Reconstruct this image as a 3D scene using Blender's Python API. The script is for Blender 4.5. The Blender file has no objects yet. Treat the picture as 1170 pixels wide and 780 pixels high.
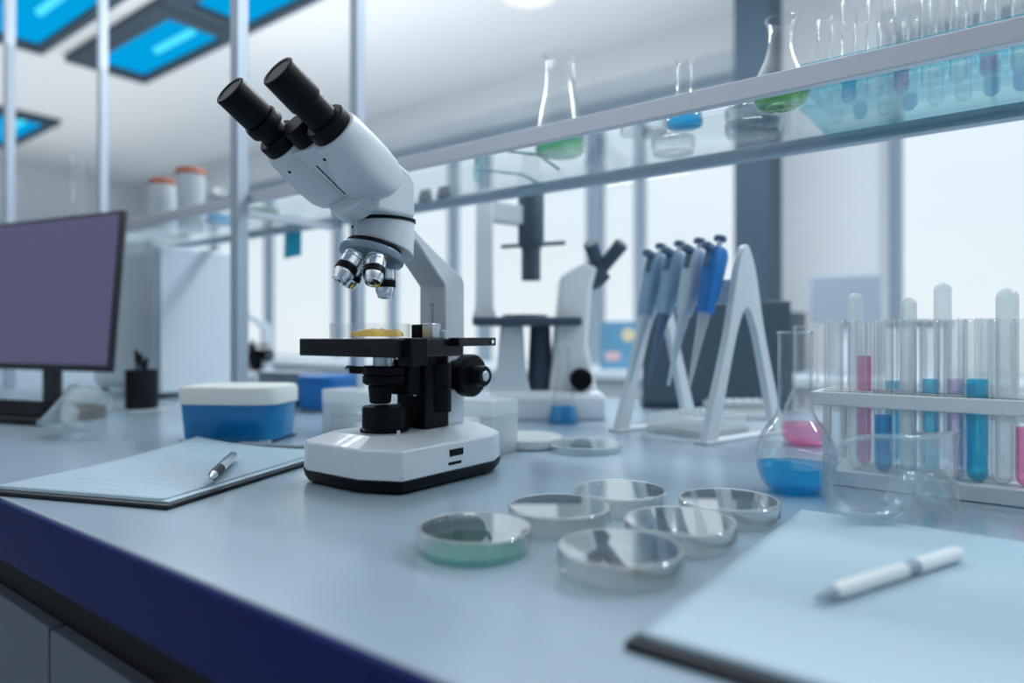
import bpy, bmesh, math, random
from mathutils import Vector, Matrix, Quaternion
random.seed(7)
S = bpy.context.scene
COL = S.collection
PI = math.pi
BT = 0.90                 # bench top height
CS, SN = 0.7957, 0.6057   # yaw of the camera against the room
EYE = 0.155               # camera height over the bench top
HZ, FP = 385.0, 780.0

# ------------------------------------------------------------------ placing
def cw(x, z, h=0.0):
    """camera right / forward distances and height over the bench -> world"""
    return Vector((CS * x - SN * z, SN * x + CS * z, BT + h))
def on_bench(px, py, h=0.0):
    z = (EYE - h) * FP / (py - HZ)
    return cw((px - 585) / FP * z, z, h)
def at_y(px, Y):
    a = (px - 585) / FP
    return Y * (CS * a - SN) / (SN * a + CS)
YAW = math.atan2(SN, CS)

# ------------------------------------------------------------------ materials
def nodes_of(name):
    m = bpy.data.materials.new(name); m.use_nodes = True
    nt = m.node_tree; nt.nodes.clear()
    out = nt.nodes.new('ShaderNodeOutputMaterial')
    return m, nt, out
def mat(name, col, rough=0.5, metal=0.0, vary=0.0, scale=40.0, coat=0.0, bump=0.0, spec=0.5, transl=0.0, glow=None):
    m, nt, out = nodes_of(name)
    p = nt.nodes.new('ShaderNodeBsdfPrincipled')
    p.inputs['Base Color'].default_value = (*col, 1)
    p.inputs['Roughness'].default_value = rough
    p.inputs['Metallic'].default_value = metal
    p.inputs['Specular IOR Level'].default_value = spec
    p.inputs['Coat Weight'].default_value = coat
    if glow: p.inputs['Emission Color'].default_value = (*glow[0], 1); p.inputs['Emission Strength'].default_value = glow[1]
    if vary or bump:
        tc = nt.nodes.new('ShaderNodeTexCoord')
        n = nt.nodes.new('ShaderNodeTexNoise'); n.inputs['Scale'].default_value = scale; n.inputs['Detail'].default_value = 4
        nt.links.new(tc.outputs['Object'], n.inputs['Vector'])
        if vary:
            mx = nt.nodes.new('ShaderNodeMix'); mx.data_type = 'RGBA'
            mx.inputs['A'].default_value = (*[c * (1 - vary) for c in col], 1)
            mx.inputs['B'].default_value = (*[min(1, c * (1 + vary)) for c in col], 1)
            nt.links.new(n.outputs['Fac'], mx.inputs['Factor'])
            nt.links.new(mx.outputs['Result'], p.inputs['Base Color'])
        if bump:
            b = nt.nodes.new('ShaderNodeBump'); b.inputs['Strength'].default_value = bump; b.inputs['Distance'].default_value = 0.002
            nt.links.new(n.outputs['Fac'], b.inputs['Height']); nt.links.new(b.outputs['Normal'], p.inputs['Normal'])
    if transl:
        t = nt.nodes.new('ShaderNodeBsdfTranslucent'); t.inputs['Color'].default_value = (*col, 1)
        mix = nt.nodes.new('ShaderNodeMixShader'); mix.inputs[0].default_value = transl
        nt.links.new(p.outputs[0], mix.inputs[1]); nt.links.new(t.outputs[0], mix.inputs[2])
        nt.links.new(mix.outputs[0], out.inputs[0])
    else:
        nt.links.new(p.outputs[0], out.inputs[0])
    return m
def clear(name, tint=(0.988, 0.994, 0.995), f0=0.035, amp=0.85, power=3.2, rough=0.0, body=0.0, bodycol=(0.9, 0.95, 1.0)):
    """thin clear wall: see-through, with a reflection that grows towards grazing angles"""
    m, nt, out = nodes_of(name)
    tr = nt.nodes.new('ShaderNodeBsdfTransparent'); tr.inputs['Color'].default_value = (*tint, 1)
    gl = nt.nodes.new('ShaderNodeBsdfGlossy'); gl.inputs['Roughness'].default_value = rough
    lw = nt.nodes.new('ShaderNodeLayerWeight'); lw.inputs['Blend'].default_value = 0.5
    pw = nt.nodes.new('ShaderNodeMath'); pw.operation = 'POWER'; pw.inputs[1].default_value = power
    ma = nt.nodes.new('ShaderNodeMath'); ma.operation = 'MULTIPLY_ADD'; ma.inputs[1].default_value = amp; ma.inputs[2].default_value = f0
    nt.links.new(lw.outputs['Facing'], pw.inputs[0]); nt.links.new(pw.outputs[0], ma.inputs[0])
    mix = nt.nodes.new('ShaderNodeMixShader')
    nt.links.new(ma.outputs[0], mix.inputs[0])
    base = tr
    if body:
        df = nt.nodes.new('ShaderNodeBsdfTranslucent'); df.inputs['Color'].default_value = (*bodycol, 1)
        dd = nt.nodes.new('ShaderNodeBsdfDiffuse'); dd.inputs['Color'].default_value = (*bodycol, 1)
        m0 = nt.nodes.new('ShaderNodeMixShader'); m0.inputs[0].default_value = 0.5
        nt.links.new(df.outputs[0], m0.inputs[1]); nt.links.new(dd.outputs[0], m0.inputs[2])
        m1 = nt.nodes.new('ShaderNodeMixShader'); m1.inputs[0].default_value = body
        nt.links.new(tr.outputs[0], m1.inputs[1]); nt.links.new(m0.outputs[0], m1.inputs[2])
        base = m1
    nt.links.new(base.outputs[0], mix.inputs[1]); nt.links.new(gl.outputs[0], mix.inputs[2])
    nt.links.new(mix.outputs[0], out.inputs[0])
    return m
def emit(name, col, strength):
    m, nt, out = nodes_of(name)
    e = nt.nodes.new('ShaderNodeEmission'); e.inputs['Color'].default_value = (*col, 1); e.inputs['Strength'].default_value = strength
    nt.links.new(e.outputs[0], out.inputs[0])
    return m
def ruled_paper(name):
    """white form with faint grey lines of print"""
    m, nt, out = nodes_of(name)
    p = nt.nodes.new('ShaderNodeBsdfPrincipled'); p.inputs['Roughness'].default_value = 0.6
    tc = nt.nodes.new('ShaderNodeTexCoord')
    sep = nt.nodes.new('ShaderNodeSeparateXYZ'); nt.links.new(tc.outputs['Object'], sep.inputs[0])
    w = nt.nodes.new('ShaderNodeTexWave'); w.wave_type = 'BANDS'; w.bands_direction = 'Y'; w.inputs['Scale'].default_value = 18
    nt.links.new(tc.outputs['Object'], w.inputs['Vector'])
    nz = nt.nodes.new('ShaderNodeTexNoise'); nz.inputs['Scale'].default_value = 60; nt.links.new(tc.outputs['Object'], nz.inputs['Vector'])
    g = nt.nodes.new('ShaderNodeMath'); g.operation = 'GREATER_THAN'; g.inputs[1].default_value = 0.9; nt.links.new(w.outputs['Fac'], g.inputs[0])
    g2 = nt.nodes.new('ShaderNodeMath'); g2.operation = 'GREATER_THAN'; g2.inputs[1].default_value = 0.47; nt.links.new(nz.outputs['Fac'], g2.inputs[0])
    mu = nt.nodes.new('ShaderNodeMath'); mu.operation = 'MULTIPLY'; nt.links.new(g.outputs[0], mu.inputs[0]); nt.links.new(g2.outputs[0], mu.inputs[1])
    mx = nt.nodes.new('ShaderNodeMix'); mx.data_type = 'RGBA'
    mx.inputs['A'].default_value = (0.33, 0.45, 0.53, 1); mx.inputs['B'].default_value = (0.285, 0.395, 0.475, 1)
    nt.links.new(mu.outputs[0], mx.inputs['Factor']); nt.links.new(mx.outputs['Result'], p.inputs['Base Color'])
    nt.links.new(p.outputs[0], out.inputs[0])
    return m

M = {}
M['white'] = mat('white_enamel', (0.66, 0.71, 0.77), 0.32, coat=0.15)
M['cream'] = mat('off_white_plastic', (0.80, 0.84, 0.86), 0.45)
M['black'] = mat('black_plastic', (0.004, 0.006, 0.009), 0.42, spec=0.12)
M['blackmat'] = mat('black_rubber', (0.008, 0.010, 0.014), 0.6, spec=0.25)
M['stage'] = mat('black_stage', (0.005, 0.007, 0.010), 0.25, spec=0.3)
M['chrome'] = mat('chrome', (0.72, 0.76, 0.80), 0.16, metal=1.0)
M['steel'] = mat('brushed_steel', (0.50, 0.56, 0.62), 0.30, metal=1.0)
M['disc'] = mat('nosepiece_grey', (0.22, 0.30, 0.37), 0.35, metal=0.4)
M['lens'] = mat('dark_lens', (0.008, 0.012, 0.015), 0.4, spec=0.12)
M['bench'] = mat('blue_grey_laminate', (0.30, 0.395, 0.47), 0.21, vary=0.04, scale=6, bump=0.015, spec=0.65)
M['navy'] = mat('navy_edge', (0.002, 0.010, 0.105), 0.5, spec=0.2)
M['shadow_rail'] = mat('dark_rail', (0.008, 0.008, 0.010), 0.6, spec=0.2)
M['cabinet'] = mat('shade_toned_cabinet', (0.13, 0.155, 0.20), 0.55, spec=0.3)  # shade on the white cabinet fronts is darkened into this base colour
M['wallp'] = mat('wall_paint', (0.72, 0.76, 0.79), 0.8, vary=0.02, scale=2)
M['ceil'] = mat('ceiling_paint', (0.84, 0.86, 0.87), 0.85, vary=0.02, scale=1)
M['floor'] = mat('pale_vinyl', (0.36, 0.41, 0.46), 0.35, vary=0.06, scale=3)
M['pillar'] = mat('slate_pillar', (0.050, 0.088, 0.125), 0.6, spec=0.3)
M['frame'] = mat('window_frame_grey', (0.34, 0.44, 0.53), 0.45)
M['rail'] = mat('shelf_aluminium', (0.66, 0.68, 0.74), 0.40, metal=0.4)
M['post'] = mat('post_aluminium', (0.44, 0.51, 0.59), 0.42, metal=0.4)
M['glass'] = clear('clear_glass')
M['dishbase'] = clear('dish_base', (0.985, 0.99, 0.99), 0.03, 0.4, 3.5, 0.02, body=0.03, bodycol=(1, 1, 1))
M['tubeglass'] = clear('tube_glass', (0.985, 0.992, 0.995), 0.04, 0.85, 3.0, 0.0, body=0.04, bodycol=(1, 1, 1))
M['pane'] = clear('window_pane', (0.97, 0.99, 1.0), 0.03, 0.5, 4)
M['shelfglass'] = clear('shelf_glass', (0.93, 0.97, 0.98), 0.04, 0.5, 5)
M['dishglass'] = clear('dish_glass', (0.98, 0.99, 0.99), 0.08, 0.95, 2.8, 0.02, body=0.03, bodycol=(1, 1, 1))
M['plasticclear'] = clear('clear_plastic', (0.93, 0.97, 0.98), 0.05, 0.45, 2.4, 0.06, body=0.07, bodycol=(0.95, 0.98, 1.0))
M['frost'] = clear('frosted_plastic', (0.96, 0.98, 0.985), 0.05, 0.3, 3, 0.3, body=0.22, bodycol=(1.0, 1.0, 1.0))
M['milky'] = clear('milky_plastic', (0.85, 0.9, 0.92), 0.04, 0.3, 3, 0.25, body=0.8, bodycol=(0.86, 0.90, 0.92))
M['bluebox'] = clear('blue_box_plastic', (0.06, 0.56, 0.86), 0.05, 0.4, 3, 0.15, body=0.75, bodycol=(0.008, 0.42, 0.80))
M['cyanplate'] = clear('cyan_acrylic', (0.76, 0.95, 0.98), 0.05, 0.5, 3.5, 0.02, body=0.05, bodycol=(0.10, 0.75, 0.90))
M['liqblue'] = clear('blue_liquid', (0.005, 0.68, 0.92), 0.025, 0.25, 4, 0.02, body=0.25, bodycol=(0.0, 0.58, 0.95))
M['liqcyan'] = clear('cyan_liquid', (0.02, 0.80, 0.93), 0.025, 0.25, 4, 0.02, body=0.25, bodycol=(0.0, 0.62, 0.85))
M['liqgreen'] = clear('green_liquid', (0.14, 0.66, 0.38), 0.03, 0.3, 4, 0.02, body=0.25, bodycol=(0.03, 0.44, 0.20))
M['liqlime'] = clear('leaf_green_liquid', (0.42, 0.74, 0.36), 0.04, 0.4, 4, 0.02, body=0.25, bodycol=(0.20, 0.50, 0.14))
M['liqpink'] = clear('pink_liquid', (0.98, 0.56, 0.74), 0.03, 0.3, 4, 0.02, body=0.25, bodycol=(0.98, 0.30, 0.54))
M['liqpurple'] = clear('violet_liquid', (0.88, 0.74, 0.90), 0.04, 0.4, 4, 0.02, body=0.15, bodycol=(0.65, 0.44, 0.70))
M['gold'] = clear('amber_jelly', (1.0, 0.84, 0.30), 0.05, 0.3, 3, 0.05, body=0.5, bodycol=(1.0, 0.70, 0.06))
M['agargreen'] = clear('green_agar', (0.66, 0.90, 0.85), 0.02, 0.15, 3, 0.05, body=0.3, bodycol=(0.34, 0.72, 0.66))
M['agarpale'] = clear('pale_agar', (0.985, 0.985, 0.98), 0.01, 0.1, 3, 0.05, body=0.04, bodycol=(0.95, 0.93, 0.88))
M['colony'] = mat('brown_colony', (0.30, 0.20, 0.14), 0.6)
M['board'] = mat('clipboard_black', (0.008, 0.011, 0.017), 0.5, spec=0.25)
M['paper'] = ruled_paper('printed_paper')
M['paperblank'] = mat('plain_paper', (0.40, 0.53, 0.62), 0.65)
M['screen'] = mat('monitor_glass', (0.030, 0.028, 0.075), 0.30, spec=0.8, coat=0.4, glow=((0.105, 0.095, 0.20), 0.5))  # even violet emission stands in for the room reflected in the screen
M['bezel'] = mat('monitor_bezel', (0.015, 0.018, 0.025), 0.45)
M['slate'] = mat('slate_plastic', (0.045, 0.075, 0.11), 0.5)
M['greybox'] = mat('grey_blue_plastic', (0.30, 0.38, 0.46), 0.5)
M['pale'] = mat('pale_grey_enamel', (0.62, 0.70, 0.76), 0.45)
M['pipgrey'] = mat('pipette_grey', (0.50, 0.60, 0.70), 0.4)
M['pipblue'] = mat('pipette_blue_grey', (0.26, 0.40, 0.55), 0.4)
M['pipdark'] = mat('pipette_dark_blue', (0.07, 0.15, 0.25), 0.4)
M['royal'] = mat('royal_blue_plastic', (0.004, 0.16, 0.50), 0.4)
M['stand'] = mat('pale_stand_plastic', (0.68, 0.75, 0.80), 0.45, transl=0.15)
M['orange'] = mat('orange_cap', (0.46, 0.15, 0.09), 0.5)
M['jar'] = mat('white_jar', (0.70, 0.75, 0.79), 0.5, transl=0.2)
M['note'] = mat('cyan_note', (0.06, 0.50, 0.64), 0.7, transl=0.4)
M['teal'] = mat('teal_plastic', (0.02, 0.30, 0.36), 0.45)
M['tray'] = mat('grey_tray', (0.20, 0.24, 0.29), 0.5)
M['slatewhite'] = mat('ivory_lid', (0.80, 0.82, 0.80), 0.5, transl=0.2)
M['raft'] = mat('raft_slate', (0.035, 0.06, 0.085), 0.6, spec=0.3)
M['bluelight'] = emit('blue_diffuser', (0.0, 0.33, 0.70), 1.0)
M['tubelight'] = emit('cyan_tube', (0.08, 0.72, 0.95), 1.1)
M['lamp'] = emit('white_diffuser', (0.95, 0.98, 1.0), 1.0)
M['penwhite'] = mat('pen_white', (0.80, 0.84, 0.86), 0.3)
M['pengrey'] = mat('pen_grip', (0.30, 0.38, 0.44), 0.5)

# ------------------------------------------------------------------ mesh building
class MB:
    def __init__(self): self.bm = bmesh.new()
    def face(self, vs):
        try: self.bm.faces.new(vs)
        except ValueError: pass
    def loft(self, rings, cap0=True, cap1=True, closed=True):
        R = [[self.bm.verts.new(p) for p in r] for r in rings]
        n = len(R[0])
        for a, b in zip(R, R[1:]):
            for i in range(n if closed else n - 1):
                j = (i + 1) % n
                self.face((a[i], a[j], b[j], b[i]))
        if cap0: self.face(tuple(reversed(R[0])))
        if cap1: self.face(tuple(R[-1]))
        return self
    def box(self, x0, x1, y0, y1, z0, z1, mtx=None):
        r = [[Vector(p) for p in ((x0, y0, z), (x1, y0, z), (x1, y1, z), (x0, y1, z))] for z in (z0, z1)]
        if mtx: r = [[mtx @ p for p in q] for q in r]
        return self.loft(r)
    def prism(self, poly, x0, x1, axis='X'):
        def P(a, b, t):
            return {'X': (t, a, b), 'Y': (a, t, b), 'Z': (a, b, t)}[axis]
        return self.loft([[P(a, b, x0) for a, b in poly], [P(a, b, x1) for a, b in poly]])
    def lathe(self, prof, o=(0, 0, 0), axis=(0, 0, 1), seg=40, loop=False):
        """prof: (radius, distance along the axis)"""
        o = Vector(o); ax = Vector(axis).normalized()
        q = Vector((0, 0, 1)).rotation_difference(ax)
        rings = []
        for r, t in prof:
            if r < 1e-6: rings.append([self.bm.verts.new(o + ax * t)])
            else: rings.append([self.bm.verts.new(o + q @ Vector((r * math.cos(2 * PI * i / seg), r * math.sin(2 * PI * i / seg), t))) for i in range(seg)])
        pairs = list(zip(rings, rings[1:]))
        if loop: pairs.append((rings[-1], rings[0]))
        for a, b in pairs:
            if len(a) == 1 and len(b) == 1: continue
            for i in range(seg):
                j = (i + 1) % seg
                if len(a) == 1: self.face((a[0], b[j], b[i]))
                elif len(b) == 1: self.face((a[i], a[j], b[0]))
                else: self.face((a[i], a[j], b[j], b[i]))
        return self
    def cyl(self, p0, p1, r, r1=None, seg=28, ch=0.0):
        p0, p1 = Vector(p0), Vector(p1); L = (p1 - p0).length; r1 = r if r1 is None else r1
        if ch: pr = [(0, 0), (r - ch, 0), (r, ch), (r1, L - ch), (r1 - ch, L), (0, L)]
        else: pr = [(0, 0), (r, 0), (r1, L), (0, L)]
        return self.lathe(pr, p0, p1 - p0, seg)
    def tube(self, pts, r, seg=10, closed=False):
        pts = [Vector(p) for p in pts]; n = len(pts); rings = []
        ref = Vector((0.13, 0.21, 0.97))
        for i, p in enumerate(pts):
            a = pts[(i - 1) % n] if closed or i else pts[0]
            b = pts[(i + 1) % n] if closed or i < n - 1 else pts[-1]
            t = (b - a).normalized()
            u = t.cross(ref).normalized(); v = t.cross(u)
            rr = r[i] if isinstance(r, (list, tuple)) else r
            rings.append([p + (u * math.cos(2 * PI * k / seg) + v * math.sin(2 * PI * k / seg)) * rr for k in range(seg)])
        if closed: rings.append(rings[0]); 
        self.loft(rings, not closed, not closed)
        if closed: bmesh.ops.remove_doubles(self.bm, verts=self.bm.verts, dist=1e-7)
        return self
    def build(self, name, m, parent=None, bevel=0.0, seg=2, ang=35, sub=0, loc=None):
        bmesh.ops.recalc_face_normals(self.bm, faces=self.bm.faces)
        me = bpy.data.meshes.new(name); self.bm.to_mesh(me); self.bm.free()
        for p in me.polygons: p.use_smooth = True
        me.set_sharp_from_angle(angle=math.radians(ang))
        me.materials.append(m if not isinstance(m, str) else M[m])
        o = bpy.data.objects.new(name, me); COL.objects.link(o)
        if parent: o.parent = parent
        if loc is not None: o.location = loc
        if bevel:
            b = o.modifiers.new('edge', 'BEVEL'); b.width = bevel; b.segments = seg; b.limit_method = 'ANGLE'; b.angle_limit = math.radians(28)
        if sub:
            s = o.modifiers.new('smooth', 'SUBSURF'); s.levels = sub; s.render_levels = sub
        return o

def tag(o, label, cat, group=None):
    o['label'] = label; o['category'] = cat
    if group: o['group'] = group
    return o
def thing(name, label, cat, loc=(0, 0, 0), rz=0.0, group=None, rot=None):
    o = bpy.data.objects.new(name, None); COL.objects.link(o)
    o.empty_display_size = 0.02
    o.location = loc; o.rotation_euler = rot if rot else (0, 0, rz)
    return tag(o, label, cat, group)
def struct(o):
    o['kind'] = 'structure'; return o
def copy_tree(o, parent=None):
    c = o.copy(); COL.objects.link(c); c.parent = parent
    for ch in list(o.children): copy_tree(ch, c)
    return c
def sbox(name, m, *b, bevel=0.0):
    return struct(MB().box(*b).build(name, m, bevel=bevel))
ORD = ['first', 'second', 'third', 'fourth', 'fifth', 'sixth', 'seventh', 'eighth', 'ninth', 'tenth']

# ------------------------------------------------------------------ the room
XL, XR, YF, YB, HC = -9.0, 4.2, -3.6, 4.0, 2.95
sbox('floor', 'floor', XL - .4, XR + .4, YF - .4, YB + .4, -0.1, 0.0)
sbox('ceiling', 'ceil', XL - .4, XR + .4, YF - .4, YB + .4, HC, HC + 0.15)
sbox('wall_left', 'wallp', XL - .3, XL, YF, YB, 0, HC)
sbox('wall_right', 'wallp', XR, XR + .3, YF, YB, 0, HC)
HD, SL = 2.76, 0.80
wb = MB()
wb.box(XL, XR, YB, YB + .42, 0, SL); wb.box(XL, XR, YB, YB + .42, HD, HC)
wb.box(XL, -8.6, YB, YB + .42, SL, HD); wb.box(-1.30, -0.64, YB, YB + .42, SL, HD); wb.box(3.4, XR, YB, YB + .42, SL, HD)
struct(wb.build('wall_back', 'wallp'))
sbox('wall_front', 'wallp', XL, XR, YF - .3, YF, 0, HC)
GY = YB + .40
def window(n, x0, x1, mull):
    f = MB(); w = .06
    f.box(x0, x1, GY - .03, GY + .04, SL, SL + w); f.box(x0, x1, GY - .03, GY + .04, HD - w, HD)
    f.box(x0, x0 + w, GY - .03, GY + .04, SL + w, HD - w); f.box(x1 - w, x1, GY - .03, GY + .04, SL + w, HD - w)
    for x, ww in mull: f.box(x - ww / 2, x + ww / 2, GY - .04, GY + .05, SL + w, HD - w)
    wd = struct(f.build('window_%d' % n, 'frame'))
    MB().box(x0 + w, x1 - w, GY, GY + .008, SL + w, HD - w).build('pane', 'pane', wd)
    return wd
window(1, -8.6, -1.30, [(-7.9, .06), (-6.75, .06), (-5.55, .07), (-4.75, .05), (-3.99, .06), (-3.64, .09), (-2.575, .115), (-2.21, .055)])
window(2, -0.64, 3.4, [(0.75, .07), (2.1, .07)])
sill = MB(); sill.box(-8.6, -1.3, YB - .05, YB + .36, SL - .03, SL + .005); sill.box(-.64, 3.4, YB - .05, YB + .36, SL - .03, SL + .005)
struct(sill.build('trim_1', 'cream'))
struct(MB().box(XL, XR, YB - .015, YB - .001, 0, .1).build('baseboard_back', 'frame'))
# slate pillar standing free in front of the windows
pl = MB().box(-1.19, -1.015, 3.40, 3.62, 0, HC).build('pillar', 'pillar', bevel=.006); struct(pl)

# ------------------------------------------------------------------ ceiling lights
def panel_light(x0, x1, y0, y1, label):
    r = thing('ceiling_light', label, 'ceiling light', ((x0 + x1) / 2, (y0 + y1) / 2, HC), 0, 'blue panels on the ceiling')
    hx, hy, b, d = (x1 - x0) / 2, (y1 - y0) / 2, .12, .045
    f = MB()
    f.box(-hx - b, hx + b, -hy - b, -hy, -d, 0); f.box(-hx - b, hx + b, hy, hy + b * .5, -d, 0)
    f.box(-hx - b, -hx, -hy, hy, -d, 0); f.box(hx, hx + b, -hy, hy, -d, 0)
    f.build('frame', 'raft', r)
    MB().box(-hx, hx, -hy, hy, -d + .028, -d + .040).build('diffuser', 'bluelight', r)
    MB().cyl((-hx * .05, 0.02, -d + .022), (hx * .85, 0.02, -d + .022), .022, ch=.008).build('tube', 'tubelight', r)
panel_light(-5.05, -4.00, 1.95, 2.29, 'blue lit ceiling panel whose glowing tube is in full view')
panel_light(-3.74, -2.70, 1.95, 2.29, 'blue lit ceiling panel cut by the top edge, behind the metal post')
panel_light(-5.06, -4.00, 1.28, 1.64, 'blue lit ceiling panel in the top left corner')
panel_light(-7.90, -6.85, 1.95, 2.29, 'small far blue ceiling panel at the left edge, lowest in view')
def round_lamp(x, y, r, label):
    t = thing('ceiling_lamp', label, 'ceiling light', (x, y, HC), 0, 'round white lamps on the ceiling')
    MB().lathe([(0, 0), (r * 1.08, 0), (r * 1.08, -.03), (r, -.05), (r * .98, -.05), (r * .98, -.012), (0, -.012)]).build('rim', 'cream', t)
    MB().lathe([(0, -.02), (r * .97, -.02), (r * .97, -.035), (r * .8, -.05), (0, -.056)]).build('diffuser', 'lamp', t)
round_lamp(-2.16, 2.98, .17, 'round white ceiling lamp cut by the top edge above the shelf')

# ------------------------------------------------------------------ the bench
BX0, BX1, BY0, BY1 = -5.2, 1.6, 0.222, 1.53
b = thing('laboratory_bench', 'long lab bench with blue grey top and thick navy front edge', 'bench', (0, 0, 0))
MB().box(BX0, BX1, BY0 + .004, BY1, BT - .012, BT).build('worktop', 'bench', b, bevel=.0025)
MB().box(BX0, BX1, BY0, BY1 + .004, BT - .058, BT - .0015).build('edge_band', 'navy', b, bevel=.003)
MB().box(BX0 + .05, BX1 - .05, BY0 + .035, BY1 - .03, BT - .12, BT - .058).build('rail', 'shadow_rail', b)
x = -4.98
xs = []
while x < BX1 - .1:
    xs.append(x); x += .50
# seam seen at pixel column 71
k0 = at_y(71, BY0 + .033); sh = (k0 - xs[0]) % .50
for x in xs:
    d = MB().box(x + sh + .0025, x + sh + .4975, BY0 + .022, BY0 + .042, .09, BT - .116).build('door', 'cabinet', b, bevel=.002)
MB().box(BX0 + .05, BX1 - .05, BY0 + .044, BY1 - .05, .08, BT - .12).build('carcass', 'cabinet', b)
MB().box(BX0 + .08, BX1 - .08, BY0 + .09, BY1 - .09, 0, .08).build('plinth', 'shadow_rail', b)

# ------------------------------------------------------------------ reagent shelf over the bench
SY0, SY1 = 0.750, 0.980
sf = thing('glass_shelf', 'long glass shelf in an aluminium frame over the bench', 'shelf', (0, 0, BT))
SX0, SX1 = -5.0, 1.45
MB().box(SX0, SX1, SY0, SY0 + .012, .4155, .438).build('front_rail', 'rail', sf, bevel=.0015)
MB().box(SX0, SX1, SY1 - .02, SY1, .404, .421).build('rear_rail', 'frame', sf, bevel=.0015)
MB().box(SX0, SX1, SY0 + .0122, SY1 - .0202, .409, .4145).build('glass_pane', 'shelfglass', sf)
for k in (0, 1, 2):
    xf, xr = -1.229 - 1.28 * k, -1.185 - 1.30 * k
    MB().box(xf - .0125, xf + .0125, SY0 - .0255, SY0 - .0003, 0.0, 2.04).build('post', 'post', sf, bevel=.002)
    MB().box(xr - .0125, xr + .0125, SY1 + .0003, SY1 + .0255, 0.0, 2.04).build('post', 'post', sf, bevel=.002)
    MB().box(xf - .0100, xf + .0125, SY0 + .0005, SY1 - .0005, .392, .4035).build('bracket', 'rail', sf)

# ------------------------------------------------------------------ the microscope
def superellipse(cx, cy, rx, ry, n, c, u, v, seg=32):
    """ring in the plane (u, v) through c"""
    out = []
    for i in range(seg):
        t = 2 * PI * i / seg; ct, st = math.cos(t), math.sin(t)
        x = math.copysign(abs(ct) ** (2 / n), ct) * rx + cx
        y = math.copysign(abs(st) ** (2 / n), st) * ry + cy
        out.append(c + u * x + v * y)
    return out

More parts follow.
